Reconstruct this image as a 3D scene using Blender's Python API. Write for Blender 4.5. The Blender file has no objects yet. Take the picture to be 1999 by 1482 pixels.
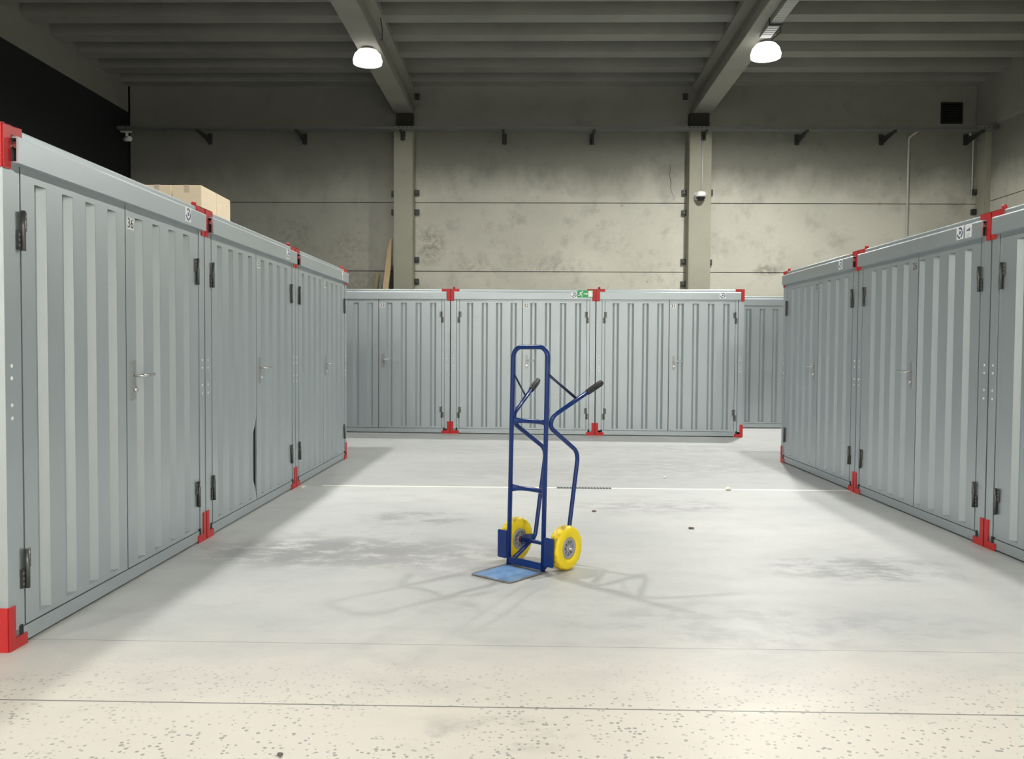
import bpy, bmesh, math, random
from mathutils import Vector, Matrix
PI = math.pi
random.seed(7)
SC = bpy.context.scene
COL = SC.collection

# ------------------------------------------------------------------ materials
def new_mat(name):
    m = bpy.data.materials.new(name); m.use_nodes = True
    nt = m.node_tree
    return m, nt, nt.nodes['Principled BSDF']
def N(nt, t, **kw):
    n = nt.nodes.new(t)
    for k, v in kw.items():
        if k in n.inputs: n.inputs[k].default_value = v
        else: setattr(n, k, v)
    return n
def math_node(nt, op, a, b=None, c=None, clamp=False):
    n = nt.nodes.new('ShaderNodeMath'); n.operation = op; n.use_clamp = clamp
    for i, v in enumerate((a, b, c)):
        if v is None: continue
        if isinstance(v, (int, float)): n.inputs[i].default_value = v
        else: nt.links.new(v, n.inputs[i])
    return n.outputs[0]
def mix_col(nt, fac, a, b, mode='MIX'):
    n = nt.nodes.new('ShaderNodeMix'); n.data_type = 'RGBA'; n.blend_type = mode
    n.clamp_factor = True
    for sock, v in ((n.inputs[0], fac), (n.inputs[6], a), (n.inputs[7], b)):
        if isinstance(v, (int, float)): sock.default_value = v
        elif isinstance(v, tuple): sock.default_value = (*v[:3], 1)
        else: nt.links.new(v, sock)
    return n.outputs[2]
def ramp(nt, fac, p0, p1, c0=(0, 0, 0), c1=(1, 1, 1)):
    n = nt.nodes.new('ShaderNodeValToRGB')
    n.color_ramp.elements[0].position = p0; n.color_ramp.elements[1].position = p1
    n.color_ramp.elements[0].color = (*c0, 1); n.color_ramp.elements[1].color = (*c1, 1)
    nt.links.new(fac, n.inputs[0]); return n.outputs[0]
def noise(nt, vec, scale, detail=4, rough=.55):
    n = N(nt, 'ShaderNodeTexNoise', Scale=scale, Detail=detail, Roughness=rough)
    nt.links.new(vec, n.inputs['Vector']); return n.outputs['Fac']
def mapping(nt, vec, loc=(0, 0, 0), scale=(1, 1, 1), rot=(0, 0, 0)):
    n = nt.nodes.new('ShaderNodeMapping'); n.inputs[1].default_value = loc
    n.inputs[2].default_value = rot; n.inputs[3].default_value = scale
    nt.links.new(vec, n.inputs[0]); return n.outputs[0]
def plain(name, col, rough=.5, metal=0., var=.06, scale=20., spec=.5, bump=0.):
    m, nt, b = new_mat(name)
    tc = nt.nodes.new('ShaderNodeTexCoord')
    f = noise(nt, tc.outputs['Object'], scale)
    lo = tuple(c * (1 - var) for c in col); hi = tuple(min(1, c * (1 + var)) for c in col)
    nt.links.new(mix_col(nt, f, lo, hi), b.inputs['Base Color'])
    b.inputs['Roughness'].default_value = rough; b.inputs['Metallic'].default_value = metal
    b.inputs['Specular IOR Level'].default_value = spec
    if bump:
        bn = N(nt, 'ShaderNodeBump', Strength=bump, Distance=.01)
        nt.links.new(f, bn.inputs['Height']); nt.links.new(bn.outputs[0], b.inputs['Normal'])
    return m
M = {}
def galvanized():
    m, nt, b = new_mat('galvanized_steel')
    tc = nt.nodes.new('ShaderNodeTexCoord'); v = tc.outputs['Object']
    f1 = noise(nt, v, 90, 2); f2 = noise(nt, mapping(nt, v, scale=(1, 1, .25)), 2.2, 3)
    c = mix_col(nt, f1, (.45, .50, .52), (.495, .545, .565))
    c = mix_col(nt, math_node(nt, 'MULTIPLY', f2, .35), c, (.505, .563, .60))
    nt.links.new(c, b.inputs['Base Color'])
    b.inputs['Metallic'].default_value = .8
    nt.links.new(math_node(nt, 'MULTIPLY_ADD', f2, .14, .36), b.inputs['Roughness'])
    bn = N(nt, 'ShaderNodeBump', Strength=.04, Distance=.004)
    nt.links.new(f2, bn.inputs['Height']); nt.links.new(bn.outputs[0], b.inputs['Normal'])
    return m
M['galv'] = galvanized()
M['red'] = plain('red_painted_steel', (.50, .018, .02), .42, 0, .12, 30)
M['hinge'] = plain('dark_hinge_steel', (.13, .135, .13), .38, .7, .3, 60)
M['black'] = plain('black_rubber', (.012, .012, .012), .6)
M['chrome'] = plain('bright_steel', (.82, .82, .80), .22, 1, .03)
M['zinc'] = plain('dull_zinc', (.42, .43, .43), .4, .8, .1, 60)
M['rivet'] = plain('white_rivet', (.9, .9, .88), .35, .1)
M['plate'] = plain('number_plate_face', (.72, .73, .72), .4, 0, .02)
M['plate_grey'] = plain('number_plate_silver', (.42, .43, .43), .35, .3, .02)
M['ink'] = plain('black_ink', (.02, .022, .025), .5)
M['sticker'] = plain('white_sticker', (.82, .83, .85), .45, 0, .02)
M['navy_ink'] = plain('navy_ink', (.10, .12, .20), .5)
M['green'] = plain('exit_sign_green', (.03, .36, .11), .4, 0, .03)
M['white'] = plain('sign_white', (.88, .9, .86), .45, 0, .02)
M['blue'] = plain('blue_painted_tube', (.006, .030, .165), .25, 0, .18, 14, .42)
M['brace'] = plain('dark_blue_flat_bar', (.008, .016, .055), .4, 0, .2, 14)
M['grip'] = plain('black_grip_rubber', (.022, .024, .022), .55, 0, .3, 40)
M['rim'] = plain('grey_plastic_rim', (.36, .36, .40), .45, 0, .08)
M['rim_dark'] = plain('dark_rim_web', (.018, .02, .023), .6, 0, .1)
M['rust'] = plain('rusty_washer', (.11, .03, .022), .7, 0, .6, 60)
M['wood'] = None
M['camera'] = plain('white_camera_plastic', (.78, .78, .75), .4, 0, .03)
M['dark_lens'] = plain('dark_lens', (.01, .01, .012), .15)
M['tray'] = plain('zinc_cable_tray', (.20, .205, .195), .5, .5, .15, 8)
M['bracket'] = plain('dark_wall_bracket', (.05, .052, .048), .55, .3, .2, 8)
M['conduit'] = plain('grey_plastic_conduit', (.50, .50, .47), .5, 0, .05)
M['vent'] = plain('black_vent_metal', (.008, .008, .009), .5)
M['lamp_body'] = plain('lamp_housing_metal', (.35, .35, .34), .4, .5)
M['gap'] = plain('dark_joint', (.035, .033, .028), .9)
M['dark_wall'] = plain('near_black_wall', (.009, .010, .011), .85, 0, .1, 2)

def tyre_mat():
    m, nt, b = new_mat('yellow_foam_tyre')
    tc = nt.nodes.new('ShaderNodeTexCoord'); v = tc.outputs['Object']
    sx = nt.nodes.new('ShaderNodeSeparateXYZ'); nt.links.new(v, sx.inputs[0])
    r = math_node(nt, 'SQRT', math_node(nt, 'ADD', math_node(nt, 'POWER', math_node(nt, 'ABSOLUTE', sx.outputs[1]), 2.),
                                        math_node(nt, 'POWER', math_node(nt, 'ABSOLUTE', sx.outputs[2]), 2.)))
    tread = ramp(nt, r, .118, .128)
    f = noise(nt, v, 28, 5)
    dirt = math_node(nt, 'MULTIPLY', ramp(nt, f, .42, .62), tread)
    c = mix_col(nt, noise(nt, v, 9), (.88, .63, .008), (.93, .73, .015))
    c = mix_col(nt, math_node(nt, 'MULTIPLY', dirt, .75), c, (.16, .10, .03))
    nt.links.new(c, b.inputs['Base Color']); b.inputs['Roughness'].default_value = .5
    return m
M['tyre'] = tyre_mat()

def toe_plate_mat():
    m, nt, b = new_mat('worn_blue_plate')
    tc = nt.nodes.new('ShaderNodeTexCoord'); v = tc.outputs['Object']
    sx = nt.nodes.new('ShaderNodeSeparateXYZ'); nt.links.new(v, sx.inputs[0])
    du = math_node(nt, 'SUBTRACT', .15, math_node(nt, 'ABSOLUTE', sx.outputs[0]))
    dw = math_node(nt, 'SUBTRACT', .1575, math_node(nt, 'ABSOLUTE', math_node(nt, 'ADD', sx.outputs[1], .1575)))
    d = math_node(nt, 'MINIMUM', du, dw)
    d = math_node(nt, 'ADD', d, math_node(nt, 'MULTIPLY_ADD', noise(nt, v, 25), .05, -.025))
    edge = ramp(nt, d, .006, .028, (1, 1, 1), (0, 0, 0))
    c = mix_col(nt, ramp(nt, noise(nt, v, 12, 5), .3, .7), (.095, .215, .44), (.19, .34, .56))
    c = mix_col(nt, edge, c, (.15, .14, .13))
    nt.links.new(c, b.inputs['Base Color']); b.inputs['Roughness'].default_value = .5
    b.inputs['Metallic'].default_value = .15
    return m
M['toe'] = toe_plate_mat()

def wood_mat(name, a, bcol):
    m, nt, b = new_mat(name)
    tc = nt.nodes.new('ShaderNodeTexCoord'); v = tc.outputs['Object']
    f = noise(nt, mapping(nt, v, scale=(18, 18, 1.2)), 3, 4)
    nt.links.new(mix_col(nt, f, a, bcol), b.inputs['Base Color']); b.inputs['Roughness'].default_value = .7
    return m
M['wood'] = wood_mat('pale_pine', (.58, .42, .24), (.72, .55, .34))
M['wood2'] = wood_mat('weathered_pine', (.36, .31, .16), (.46, .40, .22))

def card_mat():
    m, nt, b = new_mat('cardboard')
    tc = nt.nodes.new('ShaderNodeTexCoord'); v = tc.outputs['Object']
    f = noise(nt, mapping(nt, v, scale=(1, 1, 6)), 5, 3)
    nt.links.new(mix_col(nt, f, (.80, .65, .46), (.88, .74, .55)), b.inputs['Base Color'])
    b.inputs['Roughness'].default_value = .75
    return m
M['card'] = card_mat()
M['tape'] = plain('packing_tape', (.62, .50, .37), .5, 0, .03)

def blob(nt, vec, x, y, rx, ry, edge, thr, soft=.14):
    """mask of one irregular stain centred at (x, y)"""
    v = mapping(nt, vec, loc=(-x / rx, -y / ry, 0), scale=(1 / rx, 1 / ry, 0))
    ln = nt.nodes.new('ShaderNodeVectorMath'); ln.operation = 'LENGTH'; nt.links.new(v, ln.inputs[0])
    d = math_node(nt, 'SUBTRACT', 1.0, ln.outputs['Value'], clamp=True)
    win = ramp(nt, d, .02, .55)
    return math_node(nt, 'MULTIPLY', ramp(nt, edge, thr - .06, thr - .06 + soft), win)

def floor_mat():
    m, nt, b = new_mat('screed_concrete_floor')
    tc = nt.nodes.new('ShaderNodeTexCoord'); v = tc.outputs['Object']
    sx = nt.nodes.new('ShaderNodeSeparateXYZ'); nt.links.new(v, sx.inputs[0])
    X, Y = sx.outputs[0], sx.outputs[1]
    big = noise(nt, mapping(nt, v, scale=(.55, 1.0, 1)), .9, 5, .55)
    mid = noise(nt, mapping(nt, v, scale=(1, 1.6, 1)), 2.6, 6, .6)
    fine = noise(nt, v, 38, 3, .6)
    c = mix_col(nt, ramp(nt, big, .36, .64), (.445, .458, .45), (.53, .535, .522))
    c = mix_col(nt, math_node(nt, 'MULTIPLY', ramp(nt, mid, .50, .70), .28), c, (.36, .37, .365))
    c = mix_col(nt, math_node(nt, 'MULTIPLY', ramp(nt, fine, .45, .75), .14), c, (.32, .32, .31))
    # paler, warmer topping in the band in front of the thin saw cut
    warm = ramp(nt, math_node(nt, 'ADD', Y, math_node(nt, 'MULTIPLY_ADD', mid, .9, -.45)), 3.25 / 10, 4.0 / 10)
    # (ramp input is in metres / 10)
    nt.nodes.remove(warm.node)
    yw = math_node(nt, 'MULTIPLY', math_node(nt, 'ADD', Y, math_node(nt, 'MULTIPLY_ADD', mid, .9, -.45)), .1)
    warm = ramp(nt, yw, .30, .40, (1, 1, 1), (0, 0, 0))
    c = mix_col(nt, math_node(nt, 'MULTIPLY', warm, .75), c, (.73, .675, .59))
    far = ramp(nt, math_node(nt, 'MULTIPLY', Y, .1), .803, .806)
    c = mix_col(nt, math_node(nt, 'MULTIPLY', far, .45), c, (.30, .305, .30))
    # stains
    edge = noise(nt, mapping(nt, v, scale=(1, 1.5, 1)), 4.2, 7, .68)
    for (x, y, rx, ry, thr, k, col) in [
            (-1.35, 5.42, .80, .42, .48, .62, (.25, .25, .255)),
            (-.70, 5.46, .70, .40, .50, .45, (.29, .29, .30)),
            (-.30, 5.15, .60, .35, .50, .35, (.31, .31, .32)),
            (-.85, 6.55, .42, .30, .55, .55, (.27, .27, .28)),
            (1.05, 7.15, .75, .33, .56, .50, (.28, .28, .285)),
            (.55, 9.1, 1.6, .8, .52, .42, (.31, .31, .315)),
            (2.05, 9.9, 1.3, .9, .50, .50, (.30, .30, .305)),
            (2.2, 11.4, 1.2, .5, .52, .50, (.28, .28, .285)),
            (.05, 11.2, 1.6, .7, .55, .40, (.30, .30, .305)),
            (1.95, 5.15, .62, .34, .55, .58, (.26, .265, .27)),
            (1.05, 4.05, .8, .40, .56, .38, (.32, .325, .33)),
            (1.75, 4.05, .45, .22, .58, .34, (.33, .335, .34)),
            (-.05, 4.25, .9, .4, .60, .22, (.35, .355, .36)),
            (-1.25, 6.0, .5, .22, .60, .42, (.27, .27, .28)),
            (-.15, 2.85, .3, .16, .58, .40, (.40, .39, .37))]:
        c = mix_col(nt, math_node(nt, 'MULTIPLY', blob(nt, v, x, y, rx * 1.25, ry * 1.25, edge, thr - .04), min(1, k * 1.45)), c, col)
    # exposed aggregate: dark pebbles in patches close to the viewer
    vo = N(nt, 'ShaderNodeTexVoronoi', Scale=48.); nt.links.new(v, vo.inputs['Vector'])
    wc = nt.nodes.new('ShaderNodeSeparateColor'); nt.links.new(vo.outputs['Color'], wc.inputs[0])
    wrk = math_node(nt, 'MULTIPLY_ADD', noise(nt, v, 90, 2), .3, -.15)
    sp = math_node(nt, 'LESS_THAN', math_node(nt, 'ADD', vo.outputs['Distance'], wrk), math_node(nt, 'MULTIPLY_ADD', wc.outputs[1], .34, .06))
    pick = math_node(nt, 'GREATER_THAN', wc.outputs[0], .22)
    patch = ramp(nt, noise(nt, mapping(nt, v, loc=(3.1, 1.2, 0), scale=(.8, 1.5, 1)), 1.5, 3), .36, .52)
    lim = ramp(nt, math_node(nt, 'MULTIPLY', Y, .1), .30, .365, (1, 1, 1), (0, 0, 0))
    sp = math_node(nt, 'MULTIPLY', math_node(nt, 'MULTIPLY', sp, pick), math_node(nt, 'MULTIPLY', patch, lim))
    c = mix_col(nt, math_node(nt, 'MULTIPLY', sp, .82), c, (.24, .235, .225))
    # joints
    def line(y0, half):
        d = math_node(nt, 'ABSOLUTE', math_node(nt, 'SUBTRACT', Y, y0))
        return math_node(nt, 'LESS_THAN', d, half)
    wob = math_node(nt, 'MULTIPLY_ADD', noise(nt, mapping(nt, v, scale=(1, 0, 0)), 9, 3), .008, 3.067)
    dj = math_node(nt, 'ABSOLUTE', math_node(nt, 'SUBTRACT', Y, wob))
    c = mix_col(nt, math_node(nt, 'MULTIPLY', math_node(nt, 'LESS_THAN', dj, .0045), .85), c, (.10, .095, .085))
    c = mix_col(nt, math_node(nt, 'MULTIPLY', line(3.7205, .0022), .8), c, (.12, .12, .12))
    nt.links.new(c, b.inputs['Base Color'])
    nt.links.new(math_node(nt, 'MULTIPLY_ADD', mid, .22, .34), b.inputs['Roughness'])
    b.inputs['Specular IOR Level'].default_value = .42
    bn = N(nt, 'ShaderNodeBump', Strength=.08, Distance=.004)
    nt.links.new(fine, bn.inputs['Height']); nt.links.new(bn.outputs[0], b.inputs['Normal'])
    return m
M['floor'] = floor_mat()

def concrete(name, lo, hi, stain=(.20, .195, .17), amount=.5, stain_shade=0.):
    m, nt, b = new_mat(name)
    tc = nt.nodes.new('ShaderNodeTexCoord'); v = tc.outputs['Object']
    big = noise(nt, v, .55, 5, .6); mid = noise(nt, v, 2.4, 6, .65); fine = noise(nt, v, 26, 4, .6)
    c = mix_col(nt, ramp(nt, big, .35, .65), lo, hi)
    c = mix_col(nt, math_node(nt, 'MULTIPLY', ramp(nt, mid, .52, .72), .45 * amount), c, stain)
    spots = math_node(nt, 'MULTIPLY', ramp(nt, noise(nt, v, 7.5, 6, .7), .63, .70), ramp(nt, noise(nt, v, .9, 2), .50, .62))
    c = mix_col(nt, math_node(nt, 'MULTIPLY', spots, .75 * amount), c, tuple(x * .5 for x in stain))
    c = mix_col(nt, math_node(nt, 'MULTIPLY', ramp(nt, fine, .5, .8), .15), c, stain)
    if stain_shade:
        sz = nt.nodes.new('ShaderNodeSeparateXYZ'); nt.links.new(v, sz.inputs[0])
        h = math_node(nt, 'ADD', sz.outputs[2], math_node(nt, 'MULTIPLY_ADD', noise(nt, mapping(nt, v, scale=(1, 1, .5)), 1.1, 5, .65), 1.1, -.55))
        upper_shade = ramp(nt, math_node(nt, 'MULTIPLY', h, .1), .455, .525)  # upper wall darkened: wavy stain plus the light's falloff put into the colour
        c = mix_col(nt, math_node(nt, 'MULTIPLY', upper_shade, stain_shade), c, (.13, .128, .108))
        bay = ramp(nt, math_node(nt, 'MULTIPLY_ADD', sz.outputs[0], .1, 1.0), .722, .724, (1, 1, 1), (0, 0, 0))  # left bay darker: own tone plus its dimmer light in the colour
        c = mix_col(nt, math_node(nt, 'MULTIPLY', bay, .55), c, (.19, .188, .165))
        cb = nt.nodes.new('ShaderNodeCombineXYZ'); nt.links.new(sz.outputs[0], cb.inputs[0]); nt.links.new(sz.outputs[2], cb.inputs[1])
        eg = noise(nt, cb.outputs[0], 9, 6, .72)
        for (x, z, rx, rz, thr, k) in ((-2.2, 3.55, .40, .55, .50, .9), (-3.9, 2.75, 1.2, .40, .44, .6), (5.1, 3.05, .35, .16, .47, .9), (-1.2, 3.10, .5, .2, .52, .6),
                                       (.5, 3.12, 1.1, .25, .52, .5), (-5.2, 3.8, .5, .5, .53, .6), (-4.0, 3.5, .5, .6, .54, .6), (1.8, 3.6, .5, .4, .56, .5)):
            c = mix_col(nt, math_node(nt, 'MULTIPLY', blob(nt, cb.outputs[0], x, z, rx, rz, eg, thr), k * .55), c, (.13, .12, .095))
    nt.links.new(c, b.inputs['Base Color']); b.inputs['Roughness'].default_value = .85
    b.inputs['Specular IOR Level'].default_value = .25
    bn = N(nt, 'ShaderNodeBump', Strength=.12, Distance=.01)
    nt.links.new(mid, bn.inputs['Height']); nt.links.new(bn.outputs[0], b.inputs['Normal'])
    return m
M['wall'] = concrete('precast_wall_concrete', (.47, .462, .395), (.58, .568, .49), amount=.9, stain_shade=.72)
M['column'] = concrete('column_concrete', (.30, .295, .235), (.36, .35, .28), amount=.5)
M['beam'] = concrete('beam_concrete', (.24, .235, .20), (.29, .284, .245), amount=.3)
M['deck'] = plain('shaded_roof_deck', (.05, .05, .044), .8, 0, .1, 3)  # deck coloured dark for the shade between the ribs
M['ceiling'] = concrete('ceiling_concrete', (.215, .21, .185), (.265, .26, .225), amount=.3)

def emit(name, col, s):
    m = bpy.data.materials.new(name); m.use_nodes = True; nt = m.node_tree
    nt.nodes.remove(nt.nodes['Principled BSDF'])
    e = N(nt, 'ShaderNodeEmission', Strength=s); e.inputs[0].default_value = (*col, 1)
    nt.links.new(e.outputs[0], nt.nodes['Material Output'].inputs[0]); return m
LAMP = 520. * 3.2
M['lens'] = emit('lamp_lens_glow', (1.0, .985, .93), LAMP * 1.16)
M['bell'] = emit('lamp_bell_glow', (1.0, .985, .94), 2.6)
M['lens_far'] = emit('far_lamp_lens_glow', (1.0, .985, .93), LAMP * 2.0)
M['lens_added'] = emit('added_lamp_lens_glow', (1.0, .97, .90), LAMP * .5)  # for the lamp added to light the left reflector wall
M['lens_weak'] = emit('weak_lamp_lens_glow', (1.0, .985, .93), LAMP * .45)
M['lens_warm'] = emit('warm_lamp_lens_glow', (1.0, .97, .90), LAMP * 1.75)  # boosted, for the lamps added behind the viewer

# ------------------------------------------------------------------ mesh helpers
class MB:
    def __init__(s): s.bm = bmesh.new(); s.mi = 0
    def face(s, pts):
        f = s.bm.faces.new([s.bm.verts.new(p) for p in pts]); f.material_index = s.mi; return f
    def box(s, x0, x1, y0, y1, z0, z1):
        v = [s.bm.verts.new((x, y, z)) for x in (x0, x1) for y in (y0, y1) for z in (z0, z1)]
        for q in ((0, 1, 3, 2), (4, 6, 7, 5), (0, 4, 5, 1), (2, 3, 7, 6), (0, 2, 6, 4), (1, 5, 7, 3)):
            s.bm.faces.new([v[i] for i in q]).material_index = s.mi
        return s
    def prism(s, poly, axis, a, b):
        """extrude a 2-D polygon along axis ('x','y','z') from a to b"""
        def P(p, t):
            return {'x': (t, p[0], p[1]), 'y': (p[0], t, p[1]), 'z': (p[0], p[1], t)}[axis]
        A = [s.bm.verts.new(P(p, a)) for p in poly]; B = [s.bm.verts.new(P(p, b)) for p in poly]
        n = len(poly); fs = [s.bm.faces.new(A), s.bm.faces.new(B[::-1])]
        for i in range(n): fs.append(s.bm.faces.new((A[i], B[i], B[(i + 1) % n], A[(i + 1) % n])))
        for f in fs: f.material_index = s.mi
        return s
    def tube(s, pts, r, seg=12, cap=True, sc=None):
        pts = [Vector(p) for p in pts]; n = len(pts)
        T = []
        for i in range(n):
            a = pts[max(i - 1, 0)]; c = pts[min(i + 1, n - 1)]; T.append((c - a).normalized())
        up = Vector((0, 0, 1)) if abs(T[0].z) < .9 else Vector((1, 0, 0))
        nrm = (up - up.dot(T[0]) * T[0]).normalized(); rings = []
        for i in range(n):
            nrm = (nrm - nrm.dot(T[i]) * T[i]).normalized(); bi = T[i].cross(nrm)
            rr = r[i] if isinstance(r, (list, tuple)) else r
            k = sc[i] if sc else (1, 1)
            rings.append([s.bm.verts.new(pts[i] + rr * (k[0] * math.cos(2 * PI * j / seg) * nrm + k[1] * math.sin(2 * PI * j / seg) * bi)) for j in range(seg)])
        for i in range(n - 1):
            for j in range(seg):
                f = s.bm.faces.new((rings[i][j], rings[i][(j + 1) % seg], rings[i + 1][(j + 1) % seg], rings[i + 1][j]))
                f.material_index = s.mi; f.smooth = True
        if cap:
            s.bm.faces.new(rings[0][::-1]).material_index = s.mi; s.bm.faces.new(rings[-1]).material_index = s.mi
        return s
    def lathe(s, prof, axis='z', seg=32, c=(0, 0, 0), fn=None, smooth=True, close=False):
        """prof: list of (radius, height); radius 0 allowed"""
        c = Vector(c); rings = []
        for k, (r, h) in enumerate(prof):
            ring = []
            for j in range(seg):
                a = 2 * PI * j / seg; rr = r + (fn(k, j) if fn else 0)
                p = (rr * math.cos(a), rr * math.sin(a), h)
                if axis == 'x': p = (p[2], p[0], p[1])
                elif axis == 'y': p = (p[0], p[2], p[1])
                ring.append(s.bm.verts.new(c + Vector(p)))
            rings.append(ring)
        idx = list(range(len(prof) - 1)) + ([-1] if close else [])
        for i in idx:
            A, B = rings[i], rings[i + 1] if i >= 0 else rings[0]
            for j in range(seg):
                f = s.bm.faces.new((A[j], A[(j + 1) % seg], B[(j + 1) % seg], B[j]))
                f.material_index = s.mi; f.smooth = smooth
        if not close:
            for ring, r in ((rings[0][::-1], prof[0][0]), (rings[-1], prof[-1][0])):
                if r > 1e-4: s.bm.faces.new(ring).material_index = s.mi
        return s
    def mirror(s, w):
        for v in s.bm.verts: v.co.x = w - v.co.x
        bmesh.ops.reverse_faces(s.bm, faces=s.bm.faces[:]); return s
    def mesh(s, name, mats, bevel=0):
        bmesh.ops.remove_doubles(s.bm, verts=s.bm.verts[:], dist=1e-6)
        if bevel:
            es = [e for e in s.bm.edges if len(e.link_faces) == 2 and e.calc_face_angle(0) > .6]
            bmesh.ops.bevel(s.bm, geom=es, offset=bevel, segments=2, affect='EDGES', clamp_overlap=True)
        bmesh.ops.recalc_face_normals(s.bm, faces=s.bm.faces[:])
        me = bpy.data.meshes.new(name); s.bm.to_mesh(me); s.bm.free()
        for m in (mats if isinstance(mats, (list, tuple)) else [mats]): me.materials.append(m)
        return me
def fillet(pts, rad, seg=8):
    pts = [Vector(p) for p in pts]; out = [pts[0]]
    for i in range(1, len(pts) - 1):
        r = rad[i - 1] if isinstance(rad, (list, tuple)) else rad
        a = (pts[i - 1] - pts[i]).normalized(); b = (pts[i + 1] - pts[i]).normalized()
        ang = a.angle(b); t = r / math.tan(ang / 2)
        cen = pts[i] + (a + b).normalized() * (r / math.sin(ang / 2))
        p0 = pts[i] + a * t - cen; p1 = pts[i] + b * t - cen
        tot = p0.angle(p1); ax = p0.cross(p1).normalized()
        for k in range(seg + 1):
            out.append(cen + Matrix.Rotation(tot * k / seg, 3, ax) @ p0)
    out.append(pts[-1]); return out

def link(name, data, parent=None, loc=(0, 0, 0), rot=(0, 0, 0), label=None):
    o = bpy.data.objects.new(name, data); COL.objects.link(o)
    o.parent = parent; o.location = loc; o.rotation_euler = rot
    if label: o['label'] = label
    return o
def tag(o, label, cat, group=None):
    o['label'] = label; o['category'] = cat
    if group: o['group'] = group
    return o
def thing(name, label, cat, loc=(0, 0, 0), rz=0, group=None):
    return tag(link(name, None, None, loc, (0, 0, rz)), label, cat, group)
CACHE = {}
def cached(key, make):
    if key not in CACHE: CACHE[key] = make()
    return CACHE[key]
def text_polys(body, size):
    cu = bpy.data.curves.new('txt', 'FONT'); cu.body = body; cu.size = size
    cu.align_x = 'CENTER'; cu.align_y = 'CENTER'; cu.resolution_u = 4
    o = bpy.data.objects.new('txt', cu); COL.objects.link(o)
    dg = bpy.context.evaluated_depsgraph_get(); dg.update()
    ev = o.evaluated_get(dg); me = ev.to_mesh()
    polys = [[tuple(me.vertices[i].co) for i in p.vertices] for p in me.polygons]
    ev.to_mesh_clear(); bpy.data.objects.remove(o); bpy.data.curves.remove(cu)
    return polys

# ------------------------------------------------------------------ the hall
RHO = .0195                       # the hall is turned this much against the camera's axes
def struct(name, me, loc=(0, 0, 0)):
    o = link(name, me, None, loc, (0, 0, -RHO)); o['kind'] = 'structure'; return o
def room(x, y, z=0):              # hall coordinates -> world
    return Vector((x * math.cos(RHO) + y * math.sin(RHO), -x * math.sin(RHO) + y * math.cos(RHO), z))
XL, XR, YF, YB, ZC = -8.85, 9.62, -7.5, 19., 6.98
m = MB(); m.face([(XL - .3, YF, 0), (XR + .3, YF, 0), (XR + .3, YB + .2, 0), (XL - .3, YB + .2, 0)])
m.box(XL - .3, XR + .3, YF, YB + .2, -.25, -.02)
struct('floor', m.mesh('floor', M['floor']))

COLX = [(-2.97, -2.565), (3.315, 3.78)]          # column fronts
ROWS = [(0, 1.485), (1.5, 2.98), (2.996, 4.468), (4.484, 7.45)]
def panel_wall(name, segs, along, at, sign, crack=()):
    m = MB()
    for (a, b) in segs:
        for (z0, z1) in ROWS:
            if along == 'x': m.box(a + .006, b - .006, at, at + sign * .2, z0, z1)
            else: m.box(at, at + sign * .2, a + .006, b - .006, z0, z1)
    m.mi = 1
    for (p, q) in zip(crack[:-1], crack[1:]):
        m.face([(p[0] - p[2], at - .0015, p[1]), (q[0] - q[2], at - .0015, q[1]), (q[0] + q[2], at - .0015, q[1]), (p[0] + p[2], at - .0015, p[1])])
    a, b = segs[0][0], segs[-1][1]
    if along == 'x': m.box(a, b, at + sign * .03, at + sign * .25, 0, 7.45)
    else: m.box(at + sign * .03, at + sign * .25, a, b, 0, 7.45)
    return struct(name, m.mesh(name, [M['wall'], M['gap']]))
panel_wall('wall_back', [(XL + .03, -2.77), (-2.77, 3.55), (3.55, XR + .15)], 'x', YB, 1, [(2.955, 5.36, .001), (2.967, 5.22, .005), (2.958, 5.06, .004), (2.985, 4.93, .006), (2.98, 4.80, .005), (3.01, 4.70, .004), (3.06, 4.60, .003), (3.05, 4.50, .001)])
panel_wall('wall_right', [(YF, -6.), (-6., 0.), (0., 6.3), (6.3, 12.6), (12.6, YB)], 'y', XR, 1)
m = MB(); m.box(XL - .25, XL, YF, YB + .2, 0, 6.42); struct('wall_left', m.mesh('wall_left', M['dark_wall']))  # near-black plane closing the left side of the hall
m = MB(); m.box(XL, XR, YF - .25, YF, 0, 7.45); struct('wall_front', m.mesh('wall_front', plain('white_bounce_wall', (.80, .81, .80), .8, 0, .04, 2)))  # unseen end wall, set close and white to bounce light forward
m = MB(); m.box(-5.9, -5.7, YF, 3.0, 0, 5.2); struct('wall_added_left', m.mesh('wall_added_left', plain('white_reflector_wall', (.80, .81, .80), .8, 0, .04, 2)))  # unseen wall added as a reflector for the right row's grooves
m = MB(); m.box(5.7, 5.9, YF, 2.8, 0, 5.2); struct('wall_added_right', m.mesh('wall_added_right', bpy.data.materials['white_reflector_wall']))  # second unseen reflector wall, added for the left row's grooves
# ribbed ceiling
m = MB(); y = YB - .02; ys = []
while y > YF: ys.append(y); y -= .912
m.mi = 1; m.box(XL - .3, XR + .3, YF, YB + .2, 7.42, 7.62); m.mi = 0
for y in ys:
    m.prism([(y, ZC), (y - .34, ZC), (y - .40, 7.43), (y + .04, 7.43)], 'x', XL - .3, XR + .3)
struct('ceiling', m.mesh('ceiling', [M['ceiling'], M['deck']]))

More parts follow.
